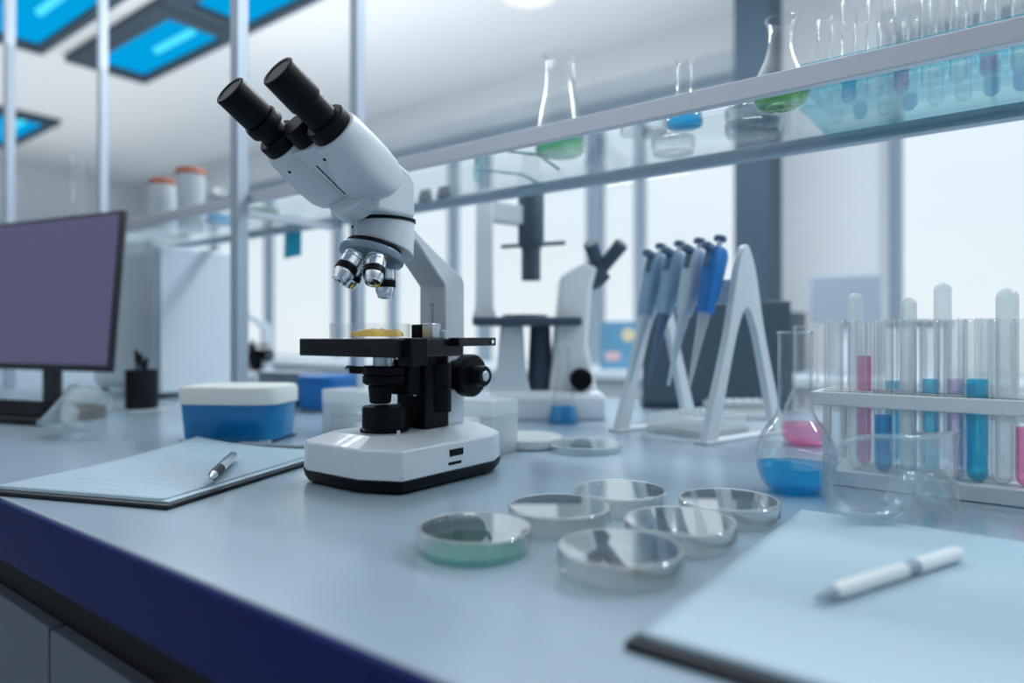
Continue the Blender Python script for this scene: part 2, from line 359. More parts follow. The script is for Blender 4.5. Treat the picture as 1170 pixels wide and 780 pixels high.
def make_microscope(loc, label):
    r = thing('microscope', label, 'microscope', loc)
    P = [(-.070, -.053), (-.052, -.0625), (.0294, -.0625), (.072, -.042), (.072, .10), (.056, .132), (-.056, .132), (-.072, .10)]
    Q = [(-.047, -.030), (-.037, -.037), (.020, -.037), (.036, -.018), (.034, .104), (.030, .120), (-.040, .120), (-.047, .10)]
    ring = lambda pts, z, k=1.0: [Vector((x * k, (y - .03) * k + .03, z)) for x, y in pts]
    base = MB().loft([ring(P, .0137), ring(P, .0435, .985), ring(Q, .0535)]).build('base', 'white', r, bevel=.0018, ang=12)
    MB().loft([ring(P, .0025, .965), ring(P, .0065, .990), ring(P, .0140, 1.006)]).build('plinth', 'black', r, bevel=.0008)
    for x, y in ((-.052, -.044), (.050, -.030), (.054, .092), (-.054, .092)):
        MB().cyl((x, y, 0), (x, y, .0027), .0095, ch=.0008).build('foot', 'blackmat', r)
    sl = MB().box(.0708, .0722, .026, .047, .0295, .0365).build('switch', 'black', base)
    MB().box(.0708, .0722, .024, .044, .0205, .0235).build('slot', 'black', base)
    # field light
    il = MB().lathe([(0, .0534), (.0262, .0534), (.0262, .0565), (.0240, .0575), (.0240, .078), (.0225, .0808), (.0175, .0808), (.0165, .0795), (0, .0795)]).build('light_housing', 'black', r)
    MB().lathe([(0, .0796), (.0163, .0796), (.012, .0815), (0, .0825)]).build('lens', 'lens', il)
    MB().cyl((.030, -.008, .053), (.030, -.008, .0575), .0022, seg=12).build('screw', 'chrome', il)
    # arm: column, diagonal neck
    A = [(-.006, .2600), (.0270, .2606), (.0735, .2145), (.0735, .0530), (.1080, .0530), (.1080, .2190), (.1040, .2267), (.0615, .2505), (.030, .2700), (.020, .2785), (-.006, .2785)]
    arm = MB().prism(A, -.0205, .0205).build('arm', 'white', r, bevel=.0022)
    MB().lathe([(.0016, 0), (.0030, 0), (.0030, .0012), (.0016, .0012)], (.0, .0735, .192), (0, -1, 0), 16, loop=True).build('key_hole', 'steel', arm)
    MB().box(-.0012, .0012, .0722, .0736, .170, .190).build('latch', 'steel', arm)
    # barrel under the head, cut askew below
    dn = Vector((0, -math.sin(math.radians(18)), -math.cos(math.radians(18))))
    seg = 48
    top = [Vector((.0322 * math.cos(2 * PI * i / seg), .0322 * math.sin(2 * PI * i / seg), .2790)) for i in range(seg)]
    bot = [Vector((.0312 * math.cos(2 * PI * i / seg), .0312 * math.sin(2 * PI * i / seg), .2510 - .325 * (.0312 * math.sin(2 * PI * i / seg) + .008))) for i in range(seg)]
    brl = MB().loft([bot, top]).build('barrel', 'white', r, bevel=.0012)
    MB().cyl((-.020, -.0262, .273), (-.0212, -.0280, .273), .0014, seg=10).build('screw', 'black', brl)
    # revolving nosepiece
    N = Vector((0, -.0165, .2455))
    nose = MB().lathe([(0, -.0062), (.0290, -.0062), (.0290, .0002), (0, .0002)], N, dn, 48).build('nosepiece_ring', 'black', r)
    disc = MB().lathe([(0, 0), (.0335, 0), (.0345, .0012), (.0345, .0065), (.0335, .0080), (.030, .0090), (.022, .0125), (0, .0130)], N, dn, 48).build('nosepiece', 'disc', r)
    eb = Vector((0, math.cos(math.radians(18)), -math.sin(math.radians(18))))
    q112 = math.radians(114)
    side = Vector((math.sin(q112), 0, 0)) + eb * math.cos(q112)
    for ax, L in ((eb, .042), (-eb, .041), (side, .037), (Vector((-1, 0, 0)), .033)):
        bp = N + dn * .0075 + ax * .0195
        # axes fan out from one point behind the nosepiece
        d = (dn * math.cos(math.radians(18)) + ax * math.sin(math.radians(18))).normalized()
        if ax is eb: d = Vector((0, 0, -1)); bp = Vector((0, 0.001, .2385))
        k = L / .041
        ob = MB().lathe([(0, -.003), (.0092, -.003), (.0092, .002), (.0112, .003), (.0112, .006 * k), (.0104, .0065 * k), (.0112, .0075 * k), (.0112, .0105 * k), (.0104, .0112 * k), (.0112, .012 * k), (.0112, .020 * k), (.0104, .0208 * k),
                         (.0104, .0215 * k), (.0105, .0290 * k), (.0105, .033 * k), (.0086, .037 * k), (.0080, .040 * k), (.0045, .041 * k), (.0040, .0400 * k), (0, .0398 * k)], bp, d, 32).build('objective', 'chrome', r)
        MB().lathe([(.0109, .0212 * k), (.0113, .0216 * k), (.0113, .0284 * k), (.0109, .0290 * k), (.0100, .0288 * k), (.0100, .0214 * k)], bp, d, 32, loop=True).build('band', 'black', ob)
        MB().lathe([(0, .0396 * k), (.0038, .0396 * k), (0, .0402 * k)], bp, d, 20).build('front_lens', 'lens', ob)
    # head
    MB().lathe([(0, .2788), (.0335, .2788), (.0335, .2822), (0, .2822)], seg=48).build('head_seam', 'black', r)
    H = [(-.0440, .2822), (.0100, .2810), (.0105, .3180), (.0020, .3290), (-.0230, .3390), (-.0330, .3330), (-.0390, .3050), (-.0440, .2950)]
    head = MB().prism(H, -.0375, .0375).build('head', 'white', r, bevel=.004, seg=3)
    u = Vector((0, math.cos(math.radians(32)), -math.sin(math.radians(32))))
    E = Vector((0, -.158, .386))
    ux, uv = Vector((1, 0, 0)), Vector((1, 0, 0)).cross(u)
    hinge = MB().lathe([(0, .138), (.0345, .138), (.0365, .140), (.0365, .154), (.0345, .157), (0, .157)], E, u, 48).build('hinge', 'white', r)
    for s in (-1, 1):
        c = E + Vector((s * .038, 0, 0))
        rings = []
        for t, rx, ry, ox, n in ((.0705, .0222, .0222, 0, 2), (.0715, .0240, .0240, 0, 2), (.080, .0250, .0250, -.001, 2.1), (.098, .0275, .0262, -.004, 2.5), (.118, .0300, .0262, -.007, 3.0), (.135, .0300, .0240, -.007, 3.2), (.146, .0290, .0195, -.007, 3.0), (.150, .026, .016, -.007, 2.6)):
            rings.append(superellipse(s * ox, .0, rx, ry, n, c + u * t, ux, uv))
        hs = MB().loft(rings).build('tube_housing', 'white', r, ang=50)
        for t, dx in ((.082, -s * .010), (.138, -s * .012)):
            q = c + u * t + Vector((s * -.005 + dx * .4, 0, 0)) - (-uv if uv.z < 0 else uv) * 0
        col = MB().lathe([(0, .0575), (.0195, .0575), (.0212, .0595), (.0212, .0690), (.0200, .0712), (0, .0712)], c, u, 40).build('collar', 'black', r)
        ep = MB().lathe([(0, .0012), (.0120, .0012), (.0135, .0000), (.0155, .0000), (.0165, .0012), (.0165, .034), (.0158, .0358), (.0148, .0362), (.0148, .058), (0, .058)], c, u, 40).build('eyepiece', 'black', r, ang=25)
        MB().lathe([(0, .0006), (.0122, .0010), (.0122, .0030), (0, .0030)], c, u, 32).build('eye_lens', 'lens', ep)
        if s < 0:
            MB().lathe([(.0145, .036), (.0178, .0368), (.0185, .039), (.0185, .047), (.0175, .049), (.0145, .050)], c, u, 40, loop=True).build('diopter_ring', 'black', ep)
    web = MB().loft([superellipse(0, 0.0, .022, .0165, 4, E + u * t, ux, uv) for t in (.0725, .076, .13, .15)]).build('bridge_housing', 'white', r)
    nd = Vector((0, -math.sin(math.radians(32)), -math.cos(math.radians(32))))
    sb_ = []
    for t in (.092, .134):
        c0 = E + u * t + nd * .0158
        sb_.append([c0 + ux * -.0008, c0 + ux * .0008, c0 + ux * .0008 + nd * .0011, c0 + ux * -.0008 + nd * .0011])
    MB().loft(sb_).build('slot', 'black', web)
    MB().lathe([(0, .052), (.0135, .052), (.0150, .0535), (.0150, .0715), (.0135, .0735), (0, .0735)], E, u, 36).build('interpupillary_dial', 'black', r)
    # screws on the housing flanks
    for s, t, dd in ((1, .082, .9), (-1, .086, .9), (-1, .136, .9)):
        c = E + Vector((s * .030, 0, 0)) + u * t
        n = (-uv if uv.z > 0 else uv)
        rad = .0250 if t < .1 else .0225
        MB().cyl(c + n * (rad - .002), c + n * (rad + .0006), .0016, seg=10).build('screw', 'black', r)
    # stage
    st = MB().box(-.0750, .0750, -.0550, .0440, .1350, .1535).build('stage', 'stage', r, bevel=.0012)
    MB().box(-.0550, .0350, -.0558, -.0548, .1405, .1455).build('stage_groove', 'blackmat', st)
    MB().box(.0655, .0840, -.0420, -.0190, .1270, .1542).build('travel_guide', 'black', st, bevel=.0012)
    MB().box(.0700, .0860, .0250, .0860, .1455, .1545).build('slide_arm', 'stage', st, bevel=.0008)
    MB().box(.0100, .0260, .0300, .0440, .1537, .1690).build('slide_clip', 'black', st, bevel=.001)
    MB().box(.0270, .0420, .0300, .0440, .1537, .1700).build('clip_bracket', 'steel', st, bevel=.001)
    MB().cyl((.0530, .035, .1536), (.0530, .035, .1625), .0035, ch=.0006, seg=16).build('thumb_screw', 'steel', st)
    MB().cyl((.0862, .078, .150), (.0880, .078, .150), .0022, seg=12).build('screw', 'chrome', st)
    # condenser and its holder
    cd = MB().lathe([(0, .1035), (.0200, .1035), (.0235, .1060), (.0235, .1130), (.0212, .1140), (.0235, .1150), (.0235, .1225), (.0222, .1240), (0, .1240)]).build('condenser', 'black', r)
    MB().cyl((0, 0, .1238), (0, 0, .1349), .0125).build('condenser_neck', 'steel', cd)
    MB().cyl((0, -.006, .0840), (0, -.006, .1036), .0115, .0130, ch=.0015).build('filter_holder', 'black', cd)
    MB().box(-.0400, -.0150, -.0160, -.0060, .1150, .1230).build('aperture_lever', 'black', cd, bevel=.001)
    MB().cyl((-.0400, -.011, .119), (-.0480, -.011, .119), .0048, ch=.0006, seg=20).build('knurled_knob', 'steel', cd)
    bl = MB().box(-.0165, .0285, .0330, .0720, .0534, .1355).build('focus_block', 'black', r, bevel=.0018)
    MB().box(-.0150, .0240, .0120, .0335, .0920, .1300).build('carriage', 'black', bl, bevel=.002)
    MB().cyl((.0160, .0325, .094), (.0160, .0295, .094), .0040, seg=14).build('screw', 'chrome', bl)
    sd = MB().lathe([(0, .0755), (.0088, .0755), (.0098, .0770), (.0098, .1000), (.0086, .1010), (.0086, .1030), (.0098, .1040), (.0098, .1270), (.0060, .1280), (.0060, .1352), (0, .1352)], (.0585, .0285, 0)).build('stage_drive', 'black', r)
    # focus knobs on both flanks
    for s in (-1, 1):
        o = (s * .0200, .0900, .1110); ax = (s, 0, 0)
        kn = MB().lathe([(0, 0), (.0165, 0), (.0180, .002), (.0180, .014), (.0225, .0155), (.0245, .0175), (.0245, .0285), (.0230, .0305), (.0140, .0315), (0, .0315)], o, ax, 44).build('coarse_knob', 'black', r)
        MB().lathe([(0, .0310), (.0105, .0310), (.0118, .0325), (.0118, .0460), (.0108, .0475), (.0070, .0478), (0, .0470)], o, ax, 36).build('fine_knob', 'black', kn)
        MB().lathe([(0, .0472), (.0060, .0479), (.0048, .0489), (0, .0491)], o, ax, 24).build('knob_cap', 'steel', kn)
    return r
MX, MY = -.558, .505
micro = make_microscope((MX, MY, BT), 'white binocular microscope with black eyepieces and stage, in sharp focus')

# ------------------------------------------------------------------ glassware helpers
def shell(outer, th):
    """outer profile bottom-centre to rim -> closed thin vessel profile"""
    inner = []
    for i in range(len(outer) - 1, 0, -1):
        r, z = outer[i]
        inner.append((max(r - th, 0.0006), z if i == len(outer) - 1 else z + th * (1.0 if i <= 1 else 0.15)))
    return outer + inner + [(0, outer[0][1] + th)]
def smooth_profile(pts, n=6):
    out = []
    for i in range(len(pts) - 1):
        p0, p1, p2, p3 = pts[max(i - 1, 0)], pts[i], pts[i + 1], pts[min(i + 2, len(pts) - 1)]
        for k in range(n):
            t = k / n
            out.append(tuple(0.5 * ((2 * p1[j]) + (-p0[j] + p2[j]) * t + (2 * p0[j] - 5 * p1[j] + 4 * p2[j] - p3[j]) * t * t + (-p0[j] + 3 * p1[j] - 3 * p2[j] + p3[j]) * t ** 3) for j in (0, 1)))
    out.append(pts[-1])
    return [(max(r, 0), z) for r, z in out]
def fill(outer, th, level, eps=.0004):
    """liquid body inside the vessel up to the level"""
    pr = [(0, outer[0][1] + th + eps)]
    last = None
    for r, z in outer[1:]:
        zz = z + th * .9 if z < th else z
        if zz >= level:
            r0, z0 = last
            t = (level - z0) / max(zz - z0, 1e-6)
            pr.append((max(r0 + (r - th - eps - r0) * t, .0005), level)); break
        last = (max(r - th - eps, .0005), max(zz, th + eps)); pr.append(last)
    pr.append((0, level))
    return pr
def vessel(name, label, cat, loc, prof, th, liquid=None, level=0, group=None, glass='glass', rim=.0012):
    t = thing(name, label, cat, loc, 0, group)
    body = MB().lathe(shell(prof, th), seg=48).build('glass_body', glass, t, ang=60)
    R, Z = prof[-1]
    MB().lathe([(R - th * .5 + rim * math.cos(a), Z + rim * math.sin(a)) for a in [2 * PI * k / 8 for k in range(8)]], seg=48, loop=True).build('rim', glass, t)
    if liquid:
        MB().lathe(fill(prof, th, level), seg=48).build('liquid', liquid, t, ang=60)
    return t
SH = BT + .4150   # top of the glass shelf

def on_shelf(px, py):
    z = (.415 - EYE) * FP / (HZ - py)
    return cw((px - 585) / FP * z, z, .4150)

# ---------------- flasks on the shelf
pr = smooth_profile([(.0300, 0), (.0345, .002), (.0360, .010), (.0345, .028), (.0300, .055), (.0245, .082), (.0215, .100), (.0208, .122), (.0212, .134), (.0245, .142)])
pr = [(0, 0)] + pr
vessel('conical_flask', 'tall conical flask with green liquid on the glass shelf', 'flask', on_shelf(640, 177), pr, .0018, 'liqgreen', .036)
pr = [(0, 0)] + smooth_profile([(.0180, 0), (.0222, .002), (.0228, .008), (.0200, .020), (.0140, .036), (.0102, .046), (.0098, .062), (.0098, .078), (.0108, .083)])
vessel('conical_flask', 'small conical flask with bright blue liquid on the glass shelf', 'flask', on_shelf(782, 146), pr, .0014, 'liqblue', .025)
pr = [(0, 0)] + smooth_profile([(.0180, 0), (.0260, .003), (.0310, .012), (.0312, .022), (.0270, .036), (.0195, .052), (.0150, .066), (.0135, .080), (.0140, .092), (.0170, .101)])
vessel('round_flask', 'round flask with leaf green liquid beside the cyan tube rack', 'flask', on_shelf(892, 124), pr, .0016, 'liqlime', .022)
# short vessels at the far end of the shelf
pr = [(0, 0), (.030, 0), (.032, .003), (.030, .040), (.026, .060), (.026, .075)]
vessel('beaker', 'little beaker of bright blue liquid on the shelf behind the near post', 'beaker', on_shelf(252, 256), pr, .0016, 'liqblue', .018)
# tall measuring cylinder
pr = [(0, 0), (.0340, 0), (.0345, .006), (.0215, .010), (.0210, .020), (.0210, .295), (.0235, .303)]
vessel('measuring_cylinder', 'tall glass measuring cylinder above the dark monitor', 'cylinder', (at_y(87, .865), .865, SH), pr, .002)

# ---------------- jars with orange caps
for i, px in enumerate((187, 218)):
    j = thing('jar', ['white jar with orange cap on the shelf, nearer the monitor', 'white jar with orange cap on the shelf, nearer the metal post'][i], 'jar', (at_y(px, .855), .855, SH), 0, 'white jars with orange caps')
    k = .94 + .05 * i
    MB().lathe([(0, 0), (.028, 0), (.030, .003), (.033, .130 * k), (.033, .138 * k), (0, .138 * k)]).build('body', 'jar', j)
    MB().lathe([(0, .138 * k), (.0345, .138 * k), (.0345, .150 * k), (.0325, .153 * k), (0, .153 * k)]).build('cap', 'orange', j)

# ---------------- petri dishes
def petri(loc, label, group, R=.0415, h=.018, agar=None, glass='dishglass', rz=0.0, colonies=0, lid=True, agar_h=.005):
    t = thing('petri_dish', label, 'petri dish', loc, rz, group)
    k = R / .0415
    a = .0385 * k
    MB().lathe([(0, 0), (a - .0008, 0), (a, .0008), (a, h - .0032), (a - .0006, h - .0028), (a - .0014, h - .0032), (a - .0014, .0016), (0, .0016)], seg=64).build('dish', 'dishbase' if glass == 'dishglass' else glass, t)
    if lid:
        MB().lathe([(0, h), (R - .0010, h), (R, h - .0010), (R, h - .0110), (R - .0006, h - .0114), (R - .0013, h - .0110), (R - .0013, h - .0016), (0, h - .0016)], seg=64).build('lid', glass, t)
        MB().lathe([(R - .0016 + .0011 * math.cos(q), h - .0003 + .0009 * math.sin(q)) for q in [2 * PI * n / 8 for n in range(8)]], seg=64, loop=True).build('lid_ridge', 'frost', t)
    if agar:
        MB().lathe([(0, .0018), (a - .0018, .0018), (a - .0018, agar_h), (a - .0035, agar_h + .0003), (0, agar_h)], seg=48).build('agar', agar, t)
    for n in range(colonies):
        q, rr = random.uniform(0, 2 * PI), random.uniform(.2, .8) * (a - .006)
        s = random.uniform(.0015, .0035)
        MB().lathe([(0, 0), (s, 0), (s * .8, s * .35), (0, s * .5)], (rr * math.cos(q), rr * math.sin(q), agar_h + .0002), seg=14).build('colony', 'colony', t)
    return t
GP = 'lidded petri dishes on the bench'
for (x, z, lab, ag, nc) in ((-.0270, .4950, 'petri dish with green agar, nearest the microscope', 'agargreen', 0),
                            (.0385, .5568, 'pale petri dish between the green dish and the rearmost dish', 'agarpale', 3),
                            (.0977, .6160, 'rearmost petri dish of the group on the bench', 'agarpale', 2),
                            (.1262, .5130, 'petri dish in the middle, behind the frontmost dish', 'agarpale', 3),
                            (.1838, .5790, 'petri dish nearest the round flask of blue liquid', 'agarpale', 4),
                            (.0710, .4480, 'petri dish at the very front of the group, nearest the foreground clipboard', 'agarpale', 4)):
    petri(cw(x, z), lab, GP, agar=ag, colonies=nc, rz=random.uniform(0, 6))
# dish with amber jelly on the stage
pd = petri((MX - .017, MY - .005, BT + .1537), 'open glass dish with amber jelly on the microscope stage', None, R=.047, h=.019, agar=None, lid=False)
jl = MB()
rg = random.Random(3)
ringsj = []
for rr, hh in ((1.0, .0019), (.97, .0060), (.80, .0085), (.55, .0080), (.25, .0098)):
    ring = []
    for i in range(36):
        t = 2 * PI * i / 36
        w = 1 + .14 * math.sin(3 * t + 1) + .10 * math.sin(5 * t)
        ring.append(Vector((.010 + .026 * rr * w * math.cos(t), .002 + .024 * rr * w * math.sin(t), hh + (.0012 * math.sin(4 * t + rr * 9) if hh > .003 else 0))))
    ringsj.append(ring)
jl.loft(ringsj).build('jelly', 'gold', pd, ang=60)
# dishes on the shelf
GS = 'petri dishes on the glass shelf'
pS = on_shelf(861, 155); petri(pS, 'lower dish of the stack beside the slate pillar on the shelf', GS, R=.036, h=.017, glass='glass')
petri(pS + Vector((0, 0, .0178)), 'upper dish of the stack beside the slate pillar on the shelf', GS, R=.036, h=.017, glass='glass')
petri(on_shelf(733, 152) + Vector((0, .006, 0)), 'glass dish on the shelf just left of the small blue flask', GS, R=.032, h=.026, glass='glass')
petri(on_shelf(769, 176), 'glass dish at the rear of the shelf below the small blue flask', GS, R=.031, h=.022, glass='glass')
petri(on_shelf(300, 246), 'dish of green jelly on the shelf past the near post', GS, R=.036, h=.014, agar='liqgreen', agar_h=.008, glass='glass')

# ---------------- cyan test tube rack on the shelf
RX0, RX1, RY0, RY1 = -.212, .062, .822, .952
rk = thing('tube_rack', 'translucent cyan acrylic rack of tubes on the glass shelf', 'test tube rack', (0, 0, SH))
MB().box(RX0, RX1, RY0, RY1, .0002, .0045).build('base_plate', 'cyanplate', rk, bevel=.0006)
ROWS = (.852, .918); SP = .0262; NT = 10
def holed(z0, z1, rr):
    f = MB()
    ys = [RY0, ROWS[0] - rr, ROWS[0] + rr, ROWS[1] - rr, ROWS[1] + rr, RY1]
    for a, b2 in ((0, 1), (2, 3), (4, 5)): f.box(RX0 + .003, RX1 - .003, ys[a], ys[b2], z0, z1)
    for row in (0, 1):
        y0, y1 = ys[1 + 2 * row], ys[2 + 2 * row]
        xe = [RX0 + .003]
        for i in range(NT):
            c = RX0 + .020 + SP * i
            xe += [c - rr, c + rr]
        xe.append(RX1 - .003)
        for a in range(0, len(xe), 2):
            if xe[a + 1] > xe[a]: f.box(xe[a], xe[a + 1], y0, y1, z0, z1)
    return f
holed(.0240, .0275, .0098).build('middle_plate', 'cyanplate', rk)
holed(.0480, .0520, .0098).build('top_plate', 'cyanplate', rk)
for x in (RX0, RX1 - .0029): MB().box(x, x + .0029, RY0, RY1, .0046, .0520).build('end_plate', 'cyanplate', rk, bevel=.0004)

def tube_profile(r, L):
    p = [(0, 0)] + [(r * math.sin(a), r - r * math.cos(a)) for a in [PI / 2 * k / 6 for k in range(1, 7)]]
    return p + [(r, L * .5), (r, L - .002), (r * 1.12, L)]
def test_tube(loc, r, L, label, group, liquid=None, level=0, flip=False, glass='tubeglass'):
    t = thing('test_tube', label, 'test tube', loc, 0, group)
    p = tube_profile(r, L)
    if flip:
        p2 = [(r * 1.12, 0), (r, .002), (r, L * .5)] + [(r * math.cos(a), L - r + r * math.sin(a)) for a in [PI / 2 * k / 6 for k in range(0, 6)]] + [(0, L)]
        inn = [(max(q[0] - .001, 0), q[1] - (.001 if q[1] > L * .6 else 0)) for q in reversed(p2)]
        MB().lathe(p2 + inn, seg=28, loop=False).build('glass_body', glass, t, ang=60)
    else:
        MB().lathe(shell(p, .0011), seg=28).build('glass_body', glass, t, ang=60)
    if liquid: MB().lathe(fill(p, .0011, level), seg=28).build('liquid', liquid, t, ang=60)
    return t
G1 = 'test tubes in the cyan rack'
liqs = {(0, 1): ('liqcyan', .034, 'blue'), (1, 1): ('liqcyan', .020, 'blue'), (1, 6): ('liqcyan', .020, 'blue'), (1, 7): ('liqblue', .024, 'deep blue'), (1, 8): ('liqcyan', .024, 'pale blue'), (1, 9): ('liqgreen', .020, 'blue green'), (0, 3): ('liqpurple', .026, 'violet'), (0, 6): ('liqpurple', .022, 'violet'), (0, 8): ('liqcyan', .022, 'blue'), (1, 3): ('liqcyan', .02, 'blue')}
for row in (0, 1):
    for i in range(NT):
        c = liqs.get((row, i))
        lab = '%s tube %s in the %s row of the cyan rack' % (ORD[i], 'with %s liquid' % c[2] if c else 'left empty', ('front', 'rear')[row])
        test_tube((RX0 + .020 + SP * i, ROWS[row], SH + .0048), .0085, .108 + .006 * ((i * 7 + row * 3) % 4), lab, G1, c[0] if c else None, c[1] if c else 0)

# ---------------- white test tube rack on the bench
wr = thing('tube_rack', 'white tube rack on the bench behind the clear goggles', 'test tube rack', (0, 0, BT))
WX0, WX1 = -.188, .145
MB().box(WX0 + .012, WX1, .7715, .869, 0.0002, .0165).build('base_plate', 'pale', wr, bevel=.0015)
for i, (y0, y1) in enumerate(((.7710, .7775), (.8012, .8092), (.8312, .8388), (.8620, .8690))):
    MB().box(WX0, WX1, y0, y1, .0830, .0975).build('rail', 'cream', wr, bevel=.0012)
for x in (WX0 + .0005, WX1 - .0065):
    MB().box(x, x + .006, .7716, .8685, .0835, .0970).build('cross_rail', 'cream', wr)
for x in (WX0 + .0125, WX1 - .009):
    for y in (.7722, .8600): MB().box(x, x + .007, y, y + .0062, .0160, .0832).build('post', 'cream', wr)
G2 = 'test tubes in the white rack'
BZ = BT + .0168
for px, Y, r, L, liq, lev, lab in (
        (952, .7895, .0090, .155, None, 0, 'empty tube at the front left end of the white rack'),
        (1009, .7895, .0092, .155, 'liqblue', .058, 'tube with a blue column, nearest the goggles, in the white rack'),
        (1062, .7895, .0090, .155, None, 0, 'empty tube between the two blue tubes of the white rack'),
        (1117, .7895, .0100, .155, 'liqcyan', .098, 'tube filled high with bright blue liquid in the white rack'),
        (1172, .7895, .0090, .155, 'liqpink', .055, 'tube of pink liquid at the right edge of the white rack'),
        (987, .8202, .0084, .156, 'liqpink', .118, 'tube of pale pink liquid in the white rack'),
        (1063, .8202, .0084, .156, 'liqcyan', .095, 'tube of blue liquid in the middle row of the white rack'),
        (1092, .8202, .0084, .156, 'liqpurple', .096, 'tube of violet liquid in the white rack'),
        (1128, .8202, .0084, .156, None, 0, 'empty tube just behind the tube filled high with blue'),
        (1020, .8504, .0084, .158, 'liqcyan', .090, 'blue tube in the back row of the white rack'),
        (980, .7895, .0090, .155, None, 0, 'empty front tube between the flask end and the first blue tube of the white rack'),
        (1035, .7895, .0090, .155, None, 0, 'empty front tube directly past the tube with the blue column'),
        (1090, .7895, .0090, .155, None, 0, 'empty front tube directly before the tube filled high with blue'),
        (1145, .7895, .0090, .155, None, 0, 'empty front tube between the high blue tube and the pink edge tube'),
        (1012, .8202, .0084, .156, None, 0, 'empty middle row tube next to the pale pink tube'),
        (999, .8504, .0084, .158, None, 0, 'empty back row tube before the back row blue tube near the flask'),
        (1049, .8504, .0084, .158, None, 0, 'empty back row tube midway along the white rack'),
        (1131, .8504, .0084, .158, None, 0, 'empty back row tube at the far end of the white rack'),
        (955, .8504, .0084, .158, None, 0, 'empty back row tube at the flask end of the white rack'),
        (1105, .8504, .0084, .158, 'liqcyan', .090, 'blue back row tube at the far end of the white rack')):
    test_tube((at_y(px, Y), Y, BZ), r, L, lab, G2, liq, lev)
G3 = 'upturned tubes in the white rack'
for px, Y, r, L, lab in ((977, .8504, .0080, .188, 'upturned frosted tube nearest the round flask'),
                         (1038, .8202, .0080, .180, 'upturned frosted tube, second from the round flask'),
                         (1077, .8504, .0084, .196, 'upturned frosted tube, third from the round flask'),
                         (1151, .8202, .0096, .186, 'thick upturned frosted tube at the right edge')):
    test_tube((at_y(px, Y), Y, BZ), r, L, lab, G3, flip=True, glass='frost')

# ---------------- round flasks on the bench
pr = [(0, 0)] + smooth_profile([(.0180, 0), (.0275, .003), (.0360, .014), (.0393, .030), (.0375, .046), (.0300, .062), (.0215, .073), (.0172, .084), (.0165, .100), (.0165, .130), (.0168, .155), (.0175, .160)])
FL = cw(.2855, .6885)
vessel('round_flask', 'round bottomed flask with blue liquid standing on the bench', 'flask', FL, pr, .0016, 'liqblue', .027)
pr = [(0, 0)] + smooth_profile([(.0180, 0), (.0270, .003), (.0340, .014), (.0350, .030), (.0310, .050), (.0230, .070), (.0172, .084), (.0168, .100), (.0168, .150), (.0180, .170)])
vessel('round_flask', 'flask of pink liquid seen through the blue flask', 'flask', on_bench(921, 508), pr, .0016, 'liqpink', .031)
pr = [(0, 0)] + smooth_profile([(.0240, 0), (.0295, .002), (.0300, .006), (.0240, .030), (.0170, .056), (.0120, .080), (.0110, .100), (.0112, .128), (.0130, .135)])
vessel('conical_flask', 'small conical flask of blue liquid on the bench beside the pipette stand', 'flask', cw(.093, 1.235), pr, .0015, 'liqblue', .030)

# ---------------- safety goggles
def settle(root, z):
    bpy.context.view_layer.update()
    lo = min((o.matrix_world @ v.co).z for o in root.children_recursive if o.type == 'MESH' for v in o.data.vertices)
    root.location.z += z - lo
def goggles(loc, rot, label, wrap=1.0):
    g = thing('safety_goggles', label, 'safety goggles', loc, rot=rot)
    R = .082
    # lens outline in (angle along the brow, height), one half, mirrored
    half = [(0.0, .066), (.022, .068), (.045, .068), (.062, .062), (.073, .048), (.075, .030), (.070, .012), (.058, .003), (.040, .000), (.026, .003), (.016, .012), (.009, .026), (.004, .034), (0.0, .036)]
    half = smooth_profile(half, 4)
    def bend(s, z, off=0.0):
        a = s * wrap / R
        return Vector(((R + off) * math.sin(a), -((R + off) * math.cos(a)) + R, z))
    outl = [(s, z) for s, z in half] + [(-s, z) for s, z in reversed(half[1:-1])]
    n = len(outl)
    # front shield as a grid between upper and lower outline
    m = MB()
    top = [(s, z) for s, z in half if True]
    cols = 40
    import bisect
    def span(s):
        zs = []
        for (s0, z0), (s1, z1) in zip(half, half[1:]):
            if (s0 - s) * (s1 - s) <= 0 and abs(s1 - s0) > 1e-9:
                zs.append(z0 + (z1 - z0) * (s - s0) / (s1 - s0))
        return (min(zs), max(zs)) if len(zs) > 1 else None
    rows = []
    for k in range(cols + 1):
        s = -.0749 + .1498 * k / cols
        sp = span(abs(s)) or (.030, .036)
        rows.append((s, sp))
    rings = []
    for s, (z0, z1) in rows:
        rings.append([bend(s, z0, .0), bend(s, (z0 + z1) / 2, .0008), bend(s, z1, .0), bend(s, z1, -.0018), bend(s, (z0 + z1) / 2, -.0010), bend(s, z0, -.0018)])
    m.loft(rings).build('lens', 'plasticclear', g, ang=50)
    MB().tube([bend(s, z, .001) for s, z in outl], .0022, 8, closed=True).build('frame', 'plasticclear', g, ang=60)
    # inner seal: the outline swept back
    sk = MB()
    sk.loft([[bend(s, z, .0) for s, z in outl], [bend(s * .98, z * .96 + .001, -.012) for s, z in outl], [bend(s * .95, z * .94 + .002, -.026) for s, z in outl]], False, False)
    so = sk.build('face_seal', 'plasticclear', g, ang=60)
    md = so.modifiers.new('wall', 'SOLIDIFY'); md.thickness = .0014
    for sg in (-1, 1):
        p0 = bend(sg * .073, .046, .002)
        pts = [p0, p0 + Vector((sg * .004, .030, .001)), p0 + Vector((sg * .002, .045, -.001)), p0 + Vector((-sg * .004, .056, -.004))]
        rr = []
        a = MB()
        a.loft([[q + Vector((0, 0, h)) + Vector((w * sg, 0, 0)) for w, h in ((-.001, -.006), (.001, -.006), (.001, .006), (-.001, .006))] for q in pts])
        a.build('temple', 'plasticclear', g, bevel=.0006)
    return g
gc = cw(.333, .545)
